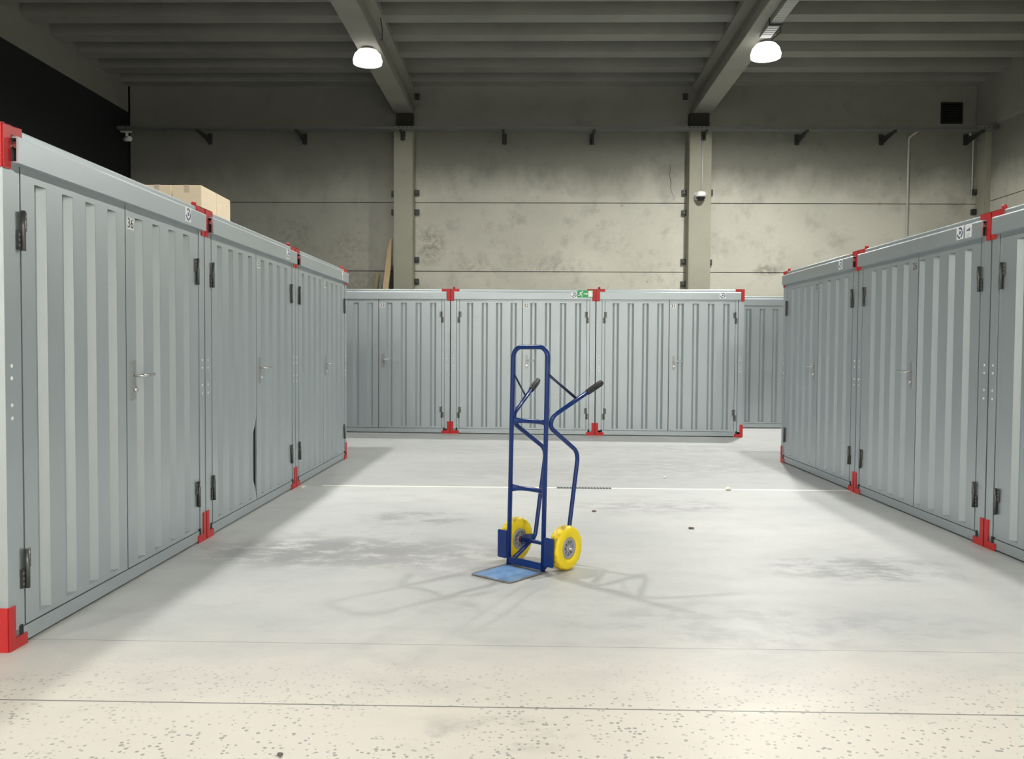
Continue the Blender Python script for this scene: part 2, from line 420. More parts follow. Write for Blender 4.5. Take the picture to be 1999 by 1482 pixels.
def beam(name, label, x, w=.40, z0=6.36, z1=7.0, y0=YF, y1=YB - .02, solid=False):
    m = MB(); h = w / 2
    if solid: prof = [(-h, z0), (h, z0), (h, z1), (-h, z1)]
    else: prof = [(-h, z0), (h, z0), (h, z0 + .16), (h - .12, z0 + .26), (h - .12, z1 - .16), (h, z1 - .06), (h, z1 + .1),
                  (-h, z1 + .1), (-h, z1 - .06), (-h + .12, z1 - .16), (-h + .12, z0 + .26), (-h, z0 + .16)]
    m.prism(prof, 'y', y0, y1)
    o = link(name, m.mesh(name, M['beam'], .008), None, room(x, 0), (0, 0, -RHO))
    return tag(o, label, 'beam', 'concrete roof beams')
beam('roof_beam', 'long concrete roof beam running over the left hanging lamp', -2.787)
beam('roof_beam', 'long concrete roof beam running over the right hanging lamp', 3.606)
beam('roof_beam', 'dim concrete edge beam above the black left wall', XL - .2, .42, 6.42, 7.3, solid=True)
beam('roof_beam', 'shadowed concrete edge beam along the top of the right wall', XR - .02, .24, 6.02, 7.3, solid=True)

def column(label, x0, x1, clips):
    t = thing('concrete_column', label, 'column', room((x0 + x1) / 2, YB - .19), -RHO, 'concrete columns of the back wall')
    h = (x1 - x0) / 2
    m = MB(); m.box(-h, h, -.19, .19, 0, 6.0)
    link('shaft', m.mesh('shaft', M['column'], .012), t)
    link('shaded_seat', MB().box(-h + .02, h - .02, .0, .19, 6.0, 6.36).mesh('shaded_seat', M['gap']), t)  # set-back column seat, coloured dark for the shade in its recess
    for (side, z) in clips:
        m = MB(); xs = (h, h + .10) if side > 0 else (-h - .10, -h)
        m.box(*xs, .12, .19, z - .06, z + .06)
        m.box(min(xs) + .02, max(xs) - .02, .09, .13, z - .03, z + .03)
        link('panel_clip', m.mesh('panel_clip', M['bracket']), t)
column('concrete wall column on the left with a plank leaning beside it', *COLX[0],
       [(1, 4.68), (1, 4.26), (1, 3.23), (1, 2.76), (1, 6.75), (-1, 4.66), (-1, 4.26)])
column('concrete wall column on the right carrying a white dome camera', *COLX[1],
       [(-1, 4.69), (-1, 4.26), (-1, 3.21), (-1, 2.73), (-1, 6.75), (1, 4.70), (1, 3.2)])
column('concrete corner column at the right end of the back wall', XR - .12, XR + .04, [(-1, 4.72), (-1, 4.30)])

# cable tray across the back wall
t = thing('cable_tray', 'long perforated cable tray on arms across the back wall', 'cable tray', room(0, 18.32, 5.87), -RHO)
m = MB(); m.box(XL + .1, XR - .06, -.10, .10, 0, .004); m.box(XL + .1, XR - .06, -.10, -.096, 0, .022); m.box(XL + .1, XR - .06, .096, .10, 0, .06)
x = XL + .12
while x < XR - .13:
    m.box(x, x + .055, -.10, -.096, .022, .048); x += .085
m.box(XL + .1, XR - .06, -.10, -.096, .048, .062)
link('tray_channel', m.mesh('tray_channel', M['tray']), t)
for bx in (-7.05, -4.97, -2.77, -.62, 1.27, 3.60, 5.67, 7.47, 9.26):
    on_col = any(a < bx < b for a, b in COLX)
    yb = .68 - (.38 if on_col else 0)
    m = MB(); m.box(bx - .022, bx + .022, -.09, yb, -.05, -.002)
    m.prism([(-.05, -.05), (yb, -.16), (yb, -.05)], 'x', bx - .004, bx + .004)
    m.box(bx - .05, bx + .05, yb - .012, yb, -.14, .09)
    link('arm', m.mesh('arm', M['bracket']), t)
# tray alongside the right beam, ending by the lamp
t = thing('cable_tray', 'perforated cable tray along the right roof beam ending at the lamp', 'cable tray', room(3.68, 6., 6.27), -RHO)
m = MB(); m.box(-.09, .09, -6, 8.1, 0, .004); m.box(.086, .09, -6, 8.1, 0, .06); m.box(-.09, -.086, -6, 8.1, 0, .06)
y = -6
while y < 8.0:
    m.box(-.075, .075, y, y + .03, -.004, 0); y += .09
link('tray_channel', m.mesh('tray_channel', M['zinc']), t)
for y in (-4, -1, 1.5, 4.5, 7.5):
    m = MB(); m.box(-.10, .10, y - .02, y + .02, -.03, -.005); m.box(.092, .10, y - .02, y + .02, -.03, .092); m.box(-.10, -.092, y - .02, y + .02, -.03, .092)
    link('arm', m.mesh('arm', M['bracket']), t)

# lamps
def lamp(x, y, label, lens='lens'):
    t = thing('hanging_lamp', label, 'lamp', room(x, y, 6.09), -RHO, 'high bay lamps under the roof beams')
    m = MB(); m.lathe([(.10, .235), (.16, .215), (.218, .15), (.246, .06), (.24, 0), (.232, 0), (.237, .06), (.208, .142), (.155, .205), (.10, .225)], close=True, seg=40)
    link('bell', m.mesh('bell', M['bell']), t)
    m = MB(); m.lathe([(.0, .012), (.07, .014), (.13, .020)], seg=40)
    link('lens', m.mesh('lens', M[lens]), t)
    m = MB(); m.lathe([(.131, .018), (.18, .026), (.2315, .020), (.2315, .026), (.18, .032), (.131, .024)], seg=40, close=True)
    link('lens_ring', m.mesh('lens_ring', M['bell']), t)
    m = MB(); m.lathe([(.02, .262), (.10, .258), (.11, .24), (.118, .23), (.118, .20)], seg=28)
    for k in range(10):
        a = 2 * PI * k / 10
        m.box(.09 * math.cos(a) - .006, .09 * math.cos(a) + .006, .09 * math.sin(a) - .006, .09 * math.sin(a) + .006, .21, .25)
    link('housing', m.mesh('housing', M['lamp_body']), t)
    m = MB(); m.tube([(0, 0, .24), (0, 0, .275)], .008, 8)
    link('hook', m.mesh('hook', M['zinc']), t)
    m = MB(); m.tube([(.02, 0, .20), (.10, -.03, .30), (.24, .03, .42), (.235, .06, .62), (.20, .1, .80)], .008, 8)
    link('cable', m.mesh('cable', M['black']), t)
LX = (-2.80, 3.37)
lamp(-2.80, 14.78, 'glowing lamp hanging under the left roof beam, in the picture at upper left', 'lens_weak')
lamp(3.80, 14.5, 'glowing lamp hanging under the right roof beam, in the picture at upper right', 'lens_far')
lamp(LX[0], 8.1, 'lamp nearer the viewer under the left roof beam, above the picture')
lamp(LX[1], 8.3, 'lamp nearer the viewer under the right roof beam, above the picture')
lamp(LX[0], -5.5, 'added unseen lamp behind the viewer under the left roof beam', 'lens_warm')  # extra lamp brightening the faces turned to the camera
lamp(-4.4, -1.0, 'added unseen lamp over the added white wall left of the viewer', 'lens_added')  # extra lamp put in to light the left reflector wall
lamp(LX[1], -3.6, 'added unseen lamp behind the viewer under the right roof beam', 'lens_warm')  # extra lamp for the foreground and the right reflector wall

# small wall equipment
t = thing('dome_camera', 'small white dome camera on the right wall column', 'camera', room(3.535, 18.62, 4.53), -RHO)
m = MB(); m.lathe([(.0, .0), (.085, -.02), (.09, -.12), (.07, -.15)], 'y', 20, (0, 0, .04)); m.box(-.11, .11, -.03, -.002, -.05, .10)
link('mount', m.mesh('mount', M['camera']), t)
m = MB(); m.lathe([(.11, 0), (.115, .07), (.09, .11), (0, .12)], 'z', 24, (0, -.14, -.01))
link('cover', m.mesh('cover', M['camera']), t)
m = MB(); m.lathe([(0, -.09), (.06, -.075), (.09, -.03), (.1, 0)], 'z', 24, (0, -.14, -.01))
link('dome', m.mesh('dome', M['dark_lens']), t)
t = thing('security_camera', 'pale wall camera at the dark left end of the back wall', 'camera', room(-8.77, 18.7, 5.9), -RHO)
m = MB(); m.box(-.12, .14, -.10, 0, .0, .10); link('mount', m.mesh('mount', M['camera'], .01), t)
m = MB(); m.tube([(.05, -.05, .02), (.05, -.07, -.10)], .03, 12); link('arm', m.mesh('arm', M['camera']), t)
m = MB(); m.tube([(-.02, -.02, -.13), (.16, -.16, -.16)], .055, 16); link('body', m.mesh('body', M['camera']), t)
def conduit(label, x, y, z0, z1, r=.014, hook=0):
    m = MB()
    pts = [(0, 0, z0), (0, 0, z1)]
    if hook: pts = fillet([(0, 0, z0), (0, 0, z1), (hook, -.3, z1 + .08)], .06, 6)
    m.tube(pts, r, 10)
    tag(link('cable_conduit', m.mesh('cable_conduit', M['conduit']), None, room(x, y), (0, 0, -RHO)), label, 'conduit', 'conduits down the back wall')
conduit('thin pale conduit running down to the dome camera', 3.58, 18.61, 4.66, 5.74, .016)
conduit('thin grey conduit down the wall right of the dome camera', 8.046, 18.975, 2.4, 5.88, .022, .08)
conduit('short grey conduit near the right corner of the back wall', 9.41, 18.97, 4.58, 5.82, .016, -.22)
t = thing('ventilation_grille', 'square black vent high on the back wall near the right corner', 'vent', room(8.947, 18.99, 6.405), -RHO)
m = MB()
for a in ((-.225, -.20, -.225, .225), (.20, .225, -.225, .225), (-.2, .2, -.225, -.2), (-.2, .2, .2, .225)):
    m.box(a[0], a[1], -.03, .005, a[2], a[3])
link('frame', m.mesh('frame', M['vent']), t)
m = MB(); m.box(-.2, .2, -.004, .004, -.2, .2)
for k in range(8):
    z = -.19 + k * .05; m.prism([(-.025, z), (-.022, z), (-.003, z + .035), (-.006, z + .035)], 'x', -.2, .2)
link('louvres', m.mesh('louvres', M['vent']), t)

# planks leaning on the wall behind the left end of the back row
def plank(name, label, cat, mat, base, top, w, th, taper=False):
    a = room(*base); b = room(*top); d = (b - a); L = d.length
    m = MB()
    if taper: m.prism([(-w / 2, 0), (w / 2, 0), (w / 2, L - .25), (w * .22, L), (-w * .05, L), (-w / 2, L - .6)], 'y', -th / 2, th / 2)
    else: m.box(-w / 2, w / 2, -th / 2, th / 2, 0, L)
    o = link(name, m.mesh(name, mat, .002), None, a, d.to_track_quat('Z', 'Y').to_euler())
    o.rotation_euler = (Matrix.Rotation(0, 3, 'Z') @ d.to_track_quat('Z', 'Y').to_matrix()).to_euler()
    tag(o, label, cat)
plank('wooden_plank', 'pale pointed wooden plank leaning against the wall by the left column', 'plank', M['wood'], (-3.35, 18.05, .02), (-3.06, 18.93, 3.68), .13, .03, True)
plank('wooden_plank', 'dull yellowish board behind the pointed plank by the left column', 'plank', M['wood2'], (-3.72, 18.35, .02), (-3.36, 18.95, 2.94), .08, .03)
plank('metal_rail', 'thin grey metal rail leaning beside the pointed plank', 'rail', M['zinc'], (-3.80, 18.10, .02), (-3.15, 18.95, 3.05), .035, .03)
plank('metal_rail', 'thin black rail in the gap between pointed plank and column', 'rail', M['black'], (-3.16, 18.30, .02), (-3.01, 18.94, 3.1), .035, .03)

# drain line in the floor
t = thing('drain_channel', 'pale slot drain line crossing the floor between the rows', 'drain', room(0, 8.05, 0), -RHO)
M['drain'] = plain('drain_edging', (.76, .76, .71), .5, 0, .05, 5)
m = MB(); m.box(-1.95, 2.99, -.024, .034, -.015, .002); link('edging', m.mesh('edging', M['drain']), t)
m = MB(); m.box(.24, .75, -.038, .046, -.015, .0035); m.mi = 1
for k in range(18): m.prism([(.250 + k * .028, -.030), (.269 + k * .028, -.030), (.266 + k * .028, .036), (.253 + k * .028, .036)], 'z', .0036, .0042)
link('grate', m.mesh('grate', [M['zinc'], M['black']]), t)

# bits lying on the floor
def leaf(label, x, y, s, mat):
    m = MB(); pts = []
    n = 9
    for k in range(n + 1):
        u = k / n; w = math.sin(PI * u) ** .7 * .45 * (1 - .3 * u)
        pts.append((u, w))
    for k in range(n):
        (u0, w0), (u1, w1) = pts[k], pts[k + 1]
        for sg in (1, -1):
            z = lambda u, w: (.30 * w + .25 * (u - .5) ** 2) * s + .002
            q = [(u0 * s, 0, z(u0, 0)), (u1 * s, 0, z(u1, 0)), (u1 * s, sg * w1 * s, z(u1, w1)), (u0 * s, sg * w0 * s, z(u0, w0))]
            r = [(a, b, c + .0025) for a, b, c in q]
            if w0 < 1e-6: q.pop(); r.pop()
            if w1 < 1e-6: q.pop(2); r.pop(2)
            if len(q) < 3: continue
            m.face(q); m.face(r[::-1])
            for i in range(len(q)): m.face([q[i], q[(i + 1) % len(q)], r[(i + 1) % len(q)], r[i]])
    o = link('dry_leaf', m.mesh('dry_leaf', mat), None, (x, y, 0), (0, 0, .4))
    tag(o, label, 'leaf')
M['leaf'] = plain('dry_leaf_brown', (.14, .085, .04), .8, 0, .4, 50)
leaf('small brown dry leaf on the floor right of the hand truck', 1.26, 6.22, .05, M['leaf'])
leaf('tiny dark leaf scrap on the floor behind the right wheel', .62, 6.86, .045, M['leaf'])
def pebble(label, x, y, s, mat):
    m = MB(); bmesh.ops.create_icosphere(m.bm, subdivisions=2, radius=s)
    rnd = random.Random(int(x * 991))
    for v in m.bm.verts: v.co *= 1 + rnd.uniform(-.2, .2); v.co.z *= .55
    o = link('floor_chip', m.mesh('floor_chip', mat), None, (x, y, s * .5)); tag(o, label, 'chip')
M['chip'] = plain('pale_chip', (.75, .72, .64), .7)
M['chip_dark'] = plain('dark_chip', (.12, .11, .10), .7)
pebble('pale chip lying on the far side of the drain line', 1.52, 8.72, .018, M['chip'])
pebble('pale crumb lying on the drain line', 1.98, 7.98, .03, M['chip'])
pebble('dark pebble near the bottom edge of the floor', -.73, 2.69, .009, M['chip_dark'])

# ------------------------------------------------------------------ storage containers
W, H, D = 2.185, 2.198, 2.2
GRV = {'B': ([.29, .514, .732, .952], [1.252, 1.474, 1.70, 1.925], 1.085),
       'L': ([.28, .505, .716, .934], [1.243, 1.462, 1.682, 1.898], 1.08),
       'R': ([.289, .513, .743, .968], [1.24, 1.452, 1.652, 1.865], 1.024)}
def grooved(x0, x1, centers, z0, z1, zl, zh, dep=.031, ho=.047, hi=.0165, th=.045, y0=0., warp=None, nz=1):
    """sheet in the xz plane facing -y with recessed vertical grooves"""
    m = MB(); Y0 = y0; Y1 = y0 + dep
    zs = [z0 + (z1 - z0) * k / nz for k in range(nz + 1)]
    xs = [x0]
    for c in centers:
        a, b = c - ho, c + ho
        if warp is None:
            m.face([(xs[-1], Y0, z0), (a, Y0, z0), (a, Y0, z1), (xs[-1], Y0, z1)])
        else: m.face([(xs[-1], Y0, z0), (a, Y0, z0), (a, Y0, z1), (xs[-1], Y0, z1)])
        m.face([(a, Y0, zh), (b, Y0, zh), (b, Y0, z1), (a, Y0, z1)])
        m.face([(a, Y0, z0), (b, Y0, z0), (b, Y0, zl), (a, Y0, zl)])
        l, r = c - hi, c + hi; zlo, zhi = zl + .004, zh + .045
        m.face([(a, Y0, zl), (l, Y1, zlo), (l, Y1, zhi), (a, Y0 + .001, zhi)])
        m.face([(l, Y1, zlo), (r, Y1, zlo), (r, Y1, zhi), (l, Y1, zhi)])
        m.face([(r, Y1, zlo), (b, Y0, zl), (b, Y0 + .001, zhi), (r, Y1, zhi)])
        m.face([(a, Y0, zl), (b, Y0, zl), (r, Y1, zlo), (l, Y1, zlo)])
        m.face([(a, Y0 + .001, zhi), (l, Y1, zhi), (r, Y1, zhi), (b, Y0 + .001, zhi)])
        xs.append(b)
    L = xs[-1]
    cols = 6 if warp else 1
    for i in range(cols):
        p, q = L + (x1 - L) * i / cols, L + (x1 - L) * (i + 1) / cols
        for k in range(len(zs) - 1):
            pts = [(p, Y0, zs[k]), (q, Y0, zs[k]), (q, Y0, zs[k + 1]), (p, Y0, zs[k + 1])]
            if warp: pts = [warp(*t) for t in pts]
            m.face(pts)
    yb = y0 + th
    m.face([(x0, Y0, z0), (x0, Y0, z1), (x0, yb, z1), (x0, yb, z0)])
    for k in range(len(zs) - 1):
        pts = [(x1, Y0, zs[k]), (x1, yb, zs[k]), (x1, yb, zs[k + 1]), (x1, Y0, zs[k + 1])]
        if warp: pts = [warp(*pts[0]), pts[1], pts[2], warp(*pts[3])]
        m.face(pts)
    m.face([(x0, Y0, z1), (x1, Y0, z1), (x1, yb, z1), (x0, yb, z1)])
    m.face([(x0, Y0, z0), (x0, yb, z0), (x1, yb, z0), (x1, Y0, z0)])
    m.face([(x0, yb, z0), (x0, yb, z1), (x1, yb, z1), (x1, yb, z0)])
    return m
def as_mesh(m, name, mat):
    me = bpy.data.meshes.new(name); bmesh.ops.remove_doubles(m.bm, verts=m.bm.verts[:], dist=1e-5)
    bmesh.ops.recalc_face_normals(m.bm, faces=m.bm.faces[:])
    m.bm.to_mesh(me); m.bm.free(); me.materials.append(mat); return me
def dent(x, y, z):
    if z < .10 or z > .75: return (x, y, z)
    k = math.sin(PI * (z - .10) / .65) ** 1.5 * max(0, (x - .985) / .09) ** 1.3
    return (x - .022 * k, y + .05 * k, z)
def corner_top(pin):
    m = MB()
    m.prism([(0, H - .178), (.048, H - .178), (.048, H - .034), (.128, H - .034), (.128, H), (0, H)], 'y', -.007, 0)
    m.prism([(0, H - .178), (.048, H - .178), (.048, H - .05), (.128, H - .05), (.128, H), (0, H)], 'x', -.005, 0)
    m.box(-.005, .128, -.007, .10, H, H + .005); m.box(-.005, .10, -.007, .128, H, H + .005)
    if pin: m.lathe([(.016, H + .004), (.016, H + .034), (.012, H + .042)], 'z', 14, (.04, .05, 0))
    return m
def corner_bottom():
    m = MB()
    m.prism([(0, 0), (.126, 0), (.126, .048), (.042, .048), (.042, .187), (0, .187)], 'y', -.007, 0)
    m.prism([(0, 0), (.126, 0), (.126, .048), (.10, .048), (.10, .187), (0, .187)], 'x', -.006, 0)
    m.mi = 1; m.lathe([(.016, -.009), (.016, -.0062)], 'x', 16, (0, .055, .075))
    m.mi = 2; m.lathe([(.010, -.012), (.010, -.0062)], 'x', 6, (0, .05, .145), smooth=False)
    return m
def place_corner(m, sx, sy):
    for v in m.bm.verts:
        if sx: v.co.x = W - v.co.x
        if sy: v.co.y = D - v.co.y
    return m
LOGO = None
def logo_mesh():
    m = MB(); s = .052
    m.box(-.045, .045, -.0015, .001, -.045, .045); m.mi = 1
    n = 26; a0, a1 = math.radians(-170), math.radians(120)
    for k in range(n):
        t0 = a0 + (a1 - a0) * k / n; t1 = a0 + (a1 - a0) * (k + 1) / n
        if k % 9 == 8: continue
        m.face([(r * math.cos(t), -.0022, r * math.sin(t)) for r, t in ((.026, t0), (.039, t0), (.039, t1), (.026, t1))])
    m.face([(-.012, -.0022, -.012), (.014, -.0022, -.006), (.012, -.0022, .012), (-.006, -.0022, .014)])
    return m.mesh('logo_sticker', [M['sticker'], M['navy_ink']])
def label_mesh():
    m = MB(); m.box(-.04, .04, -.0015, .001, -.045, .045); m.mi = 1
    m.prism([(-.026, .0), (-.014, .012), (.0, .008), (.014, .02), (.026, .018), (.024, -.002)], 'y', -.0024, -.0016)
    for k, w in enumerate((.05, .044, .05)): m.box(-w / 2, w / 2, -.0022, -.0016, -.02 - k * .010, -.0185 - k * .010)
    return m.mesh('paper_label', [M['sticker'], M['navy_ink']])

def container(label, origin, ang, number=None, mirror=False, pin_right=False, logo=True, label2=False, dented=False, silver=False, kind='B', logo_x=.325, group='storage containers'):
    G0, G1, SPLIT = GRV[kind]; GR = (G0, G1)
    T = thing('storage_container', label, 'storage container', (origin[0], origin[1], 0), ang, group)
    g = M['galv']
    def fx(m): return m.mirror(W) if mirror else m
    K = (mirror, pin_right)
    def part(name, key, make, mat, parent=T, **kw):
        return link(name, cached((name, key), lambda: make().mesh(name, mat)), parent, **kw)
    # posts
    for sx in (0, 1):
        def mk(sx=sx):
            m = MB(); m.box(0, .082, 0, .09, .012, H - .002); return m.mirror(W) if sx else m
        p = part('corner_post', sx, mk, g)
        for z in (1.20, 1.148, 1.035, .98):
            def mr(): return MB().lathe([(.0085, 0), (.0085, -.002), (.004, -.004)], 'y', 10)
            link('rivet', cached('rivet', lambda: mr().mesh('rivet', M['rivet'])), p, (.044 if not sx else W - .044, 0, z))
        def mj(sx=sx):
            m = MB(); m.box(.0875, .125, .006, .07, .078, 2.085); return m.mirror(W) if sx else m
        part('door_jamb', sx, mj, g)
        def mb(sx=sx):
            m = MB(); m.box(0, .08, D - .09, D, .012, H - .002); return m.mirror(W) if sx else m
        part('rear_post', sx, mb, g)
        def ms(sx=sx):
            m = MB(); m.box(.076, .104, -.002, .012, .049, .088); return m.mirror(W) if sx else m
        part('hinge_stop', sx, ms, M['black'])
    # header: top rail, hollow gutter profile, lintel
    def mh():
        m = MB(); e = .038
        m.prism([(0, H - .036), (0, H - .010), (.003, H - .003), (.010, H), (.09, H), (.09, H - .036)], 'x', 0, W)
        m.box(.0, W, .008, .09, 2.072, H - .036)
        m.prism([(-e, H - .152), (-e, H - .051), (-e + .0035, H - .0435), (-e + .011, H - .04), (.010, H - .04), (.010, H - .048), (-e + .012, H - .048), (-e + .012, H - .144), (.010, H - .144), (.010, H - .152)], 'x', .054, W - .054)
        return m
    hd = link('header', cached('header', lambda: mh().mesh('header', g)), T)
    def mshade():
        m = MB(); m.box(.085, W - .085, -.025, .006, H - .143, H - .049); return m
    part('gutter_shade', 0, mshade, M['black'], hd)  # black fill standing for the darkness inside the hollow profile
    for sx in (0, 1):
        def mbolt(sx=sx):
            m = MB(); m.lathe([(.016, 0), (.016, .014), (.009, .015), (.009, .03)], 'y', 6, (.066, -.024, H - .075), smooth=False); return m.mirror(W) if sx else m
        part('bolt', sx, mbolt, M['chrome'], hd)
    if logo:
        link('logo_sticker', cached('logo', logo_mesh), hd, (W - logo_x, -.0395, H - .090))
    if label2:
        link('paper_label', cached('label', label_mesh), hd, (W - .215, -.0395, H - .090))
    part('sill', 0, lambda: MB().box(.0, W, 0, .09, .012, .076), g)
    # doors
    for side in (0, 1):
        x0, x1 = (.131, SPLIT - .005) if side == 0 else (SPLIT + .005, W - .131)
        warp = dent if (dented and side == 0) else None
        def md(side=side, x0=x0, x1=x1, warp=warp):
            m = grooved(x0, x1, GR[side], .081, 2.068, .105, 1.99, warp=warp, nz=30 if warp else 1, y0=.003)
            return as_mesh(fx(m), 'door', g)
        d = link('door', cached(('door', side, kind, bool(warp)), md), T)
        hx = .1265 if side == 0 else W - .1265
        for z in (1.775, .325):
            def mhg(side=side, z=z, hx=hx):
                m = MB(); s = 1 if side == 0 else -1
                m.lathe([(.0095, z - .085), (.0095, z + .085)], 'z', 12, (hx, -.010, 0))
                m.box(*sorted((hx, hx + s * .032)), -.006, .003, z, z + .082)
                m.box(*sorted((hx, hx - s * .030)), -.004, .006, z - .082, z)
                m.mi = 1
                for k in range(3):
                    m.lathe([(.005, -.0075), (.005, -.006)], 'y', 8, (hx + s * .022, 0, z + .018 + k * .023))
                    m.lathe([(.005, -.0055), (.005, -.004)], 'y', 8, (hx - s * .021, 0, z - .064 + k * .023))
                return fx(m)
            link('hinge', cached(('hinge', side, z, mirror), lambda: mhg().mesh('hinge', [M['hinge'], M['zinc']])), d)
        if side == 1:
            def mk():
                m = MB(); x = SPLIT + .072
                m.box(x - .021, x + .021, -.008, .003, 1.0, 1.21)
                m.mi = 1
                m.tube(fillet([(x, -.006, 1.128), (x, -.055, 1.128), (x + .135, -.058, 1.132)], .015, 5), .009, 10)
                m.lathe([(.014, -.024), (.014, -.006)], 'y', 14, (x, 0, 1.052))
                return fx(m)
            link('door_handle', cached(('handle', kind), lambda: mk().mesh('door_handle', [M['zinc'], M['chrome']])), d)
            if number:
                m = MB(); w, h = .082, .066
                m.box(-w / 2, w / 2, -.002, 0, -h / 2, h / 2); m.mi = 1
                for poly in text_polys(number, .074): m.face([(p[0], -.0028, p[1]) for p in poly])
                px = SPLIT + .056
                if mirror: px = W - px
                m.bm.normal_update()
                link('number_plate', m.mesh('number_plate', [M['plate_grey' if silver else 'plate'], M['ink']]), d, (px, .003, 1.95))
    def mgapshade():
        m = MB()
        for x in (.128, SPLIT, W - .128): m.box(x - .006, x + .006, .016, .026, .079, 2.07)
        return fx(m)
    link('door_gap_shade', cached(('gap_shade', kind), lambda: mgapshade().mesh('door_gap_shade', M['black'])), T)  # black strips put in the door gaps to deepen their shade
    # shell
    def side_panel(n):
        cs = [.16 + k * .209 for k in range(10)]
        return grooved(.09, D - .09, cs, .078, H - .036, .12, H - .09)
    def msx(sx):
        m = side_panel(10)
        for v in m.bm.verts:
            x, y = v.co.x, v.co.y
            v.co.x = (y + .004) if sx == 0 else (W - y - .004); v.co.y = x
        return as_mesh(m, 'side_panel', g)
    for sx in (0, 1): link('side_panel', cached(('sp', sx), lambda: msx(sx)), T)
    def mback():
        m = side_panel(10)
        for v in m.bm.verts: v.co.y = D - v.co.y - .004
        return as_mesh(m, 'rear_panel', g)
    link('rear_panel', cached('rear', mback), T)
    for nm, a, b in (('bottom_rail', .012, .076), ('top_rail', H - .036, H)):
        def rails(a=a, b=b):
            return MB().prism([(0, .09), (.08, .09), (.08, D - .08), (W - .08, D - .08), (W - .08, .09), (W, .09), (W, D), (0, D)], 'z', a, b)
        part(nm, 0, rails, g)
    def roof():
        m = MB(); m.box(.08, W - .08, .09, D - .08, H - .06, H - .045)
        for k in range(9): m.box(.2 + k * .21, .26 + k * .21, .1, D - .1, H - .045, H - .03)
        return m
    part('roof', 0, roof, g)
    for sx in (0, 1):
        for sy in (0, 1):
            pin = (sx == (1 if pin_right else 0))
            link('corner_bracket', cached(('ct', sx, sy, pin), lambda: place_corner(corner_top(pin), sx, sy).mesh('corner_bracket', M['red'])), T, label='red top corner bracket')
            link('corner_foot', cached(('cb', sx, sy), lambda: place_corner(corner_bottom(), sx, sy).mesh('corner_foot', [M['red'], M['black'], M['chrome']])), T, label='red bottom corner foot')
    return T

P = 2.2
AL = .0214; ld = (math.sin(AL), math.cos(AL)); L0 = (-2.110, 3.586)
GAP = .0075
def Lpos(i): s = i * P + GAP; return (L0[0] + s * ld[0], L0[1] + s * ld[1])
container('grey metal storage container numbered 36, nearest in the left row', Lpos(0), PI / 2 - AL, '36', pin_right=True, kind='L', logo_x=.36)
container('grey metal storage container numbered 35, in the left row with a bent door edge', Lpos(1), PI / 2 - AL, '35', pin_right=True, kind='L', logo_x=.36, dented=True)
container('grey metal storage container numbered 34, farthest in the left row under the cardboard boxes', Lpos(2), PI / 2 - AL, '34', pin_right=True, kind='L', logo_x=.36)
AB = .0649; B0 = (-.9772, 13.2352)
def Bpos(i): s = i * P + GAP; return (B0[0] + s * math.cos(AB), B0[1] - s * math.sin(AB))
container('grey metal storage container numbered 33, left in the back row', Bpos(-1), -AB, '33', logo=False)
container('grey metal storage container numbered 32, mid back row, green exit sign on its top', Bpos(0), -AB, '32')
container('grey metal storage container numbered 31, right in the back row', Bpos(1), -AB, '31')
R0 = (3.1127, 10.1146)
def Rpos(i): return (R0[0], R0[1] - i * P - GAP)
container('grey metal storage container numbered 27, farthest in the right row', Rpos(0), -PI / 2, '27', mirror=True, kind='R', silver=True)
container('grey metal storage container numbered 26, second in the right row with two stickers', Rpos(1), -PI / 2, '26', mirror=True, kind='R', silver=True, label2=True)
container('grey metal storage container nearest in the right row, cut by the picture edge', Rpos(2), -PI / 2, None, mirror=True, kind='R', logo=False)
container('grey metal storage container set farther back, between the back row and the right row', (3.60, 14.50), -.02, None, logo=False)

# exit sign on the header of 32
def exit_sign():
    ox, oy = Bpos(0); x0 = 1.911
    c, s = math.cos(AB), math.sin(AB)
    lx, ly = x0, -.040
    t = thing('exit_sign', 'green emergency exit sign with running figure and arrow on container 32', 'sign',
              (ox + lx * c + ly * s, oy - lx * s + ly * c, H - .070), -AB)
    m = MB(); m.box(0, .252, -.003, .0005, -.064, .064); m.mi = 1
    m.box(.180, .250, -.0036, -.003, -.052, .052)
    y = -.0042
    def P(pts): m.face([(a, y, b) for a, b in pts])
    P([(.102, -.007), (.150, -.007), (.150, .007), (.102, .007)])
    P([(.148, -.022), (.174, 0), (.148, .022)])
    n = 12; P([(.083 + .0105 * math.cos(2 * PI * k / n), .043 + .0105 * math.sin(2 * PI * k / n)) for k in range(n)])
    P([(.052, .030), (.070, .036), (.066, -.006), (.046, -.008)])            # torso
    P([(.064, .034), (.070, .024), (.092, .012), (.096, .020)])              # fore arm
    P([(.054, .030), (.034, .024), (.026, .006), (.033, .004), (.040, .016), (.056, .020)])  # rear arm
    P([(.046, -.006), (.066, -.006), (.082, -.026), (.074, -.032)])          # front thigh
    P([(.082, -.026), (.074, -.032), (.070, -.056), (.080, -.056)])
    P([(.046, -.006), (.058, -.008), (.040, -.030), (.030, -.026)])          # rear leg
    P([(.040, -.030), (.034, -.022), (.008, -.026), (.010, -.036)])
    for v in m.bm.verts: v.co.x *= .91; v.co.z *= .84
    link('sign_face', m.mesh('sign_face', [M['green'], M['white']]), t)
exit_sign()

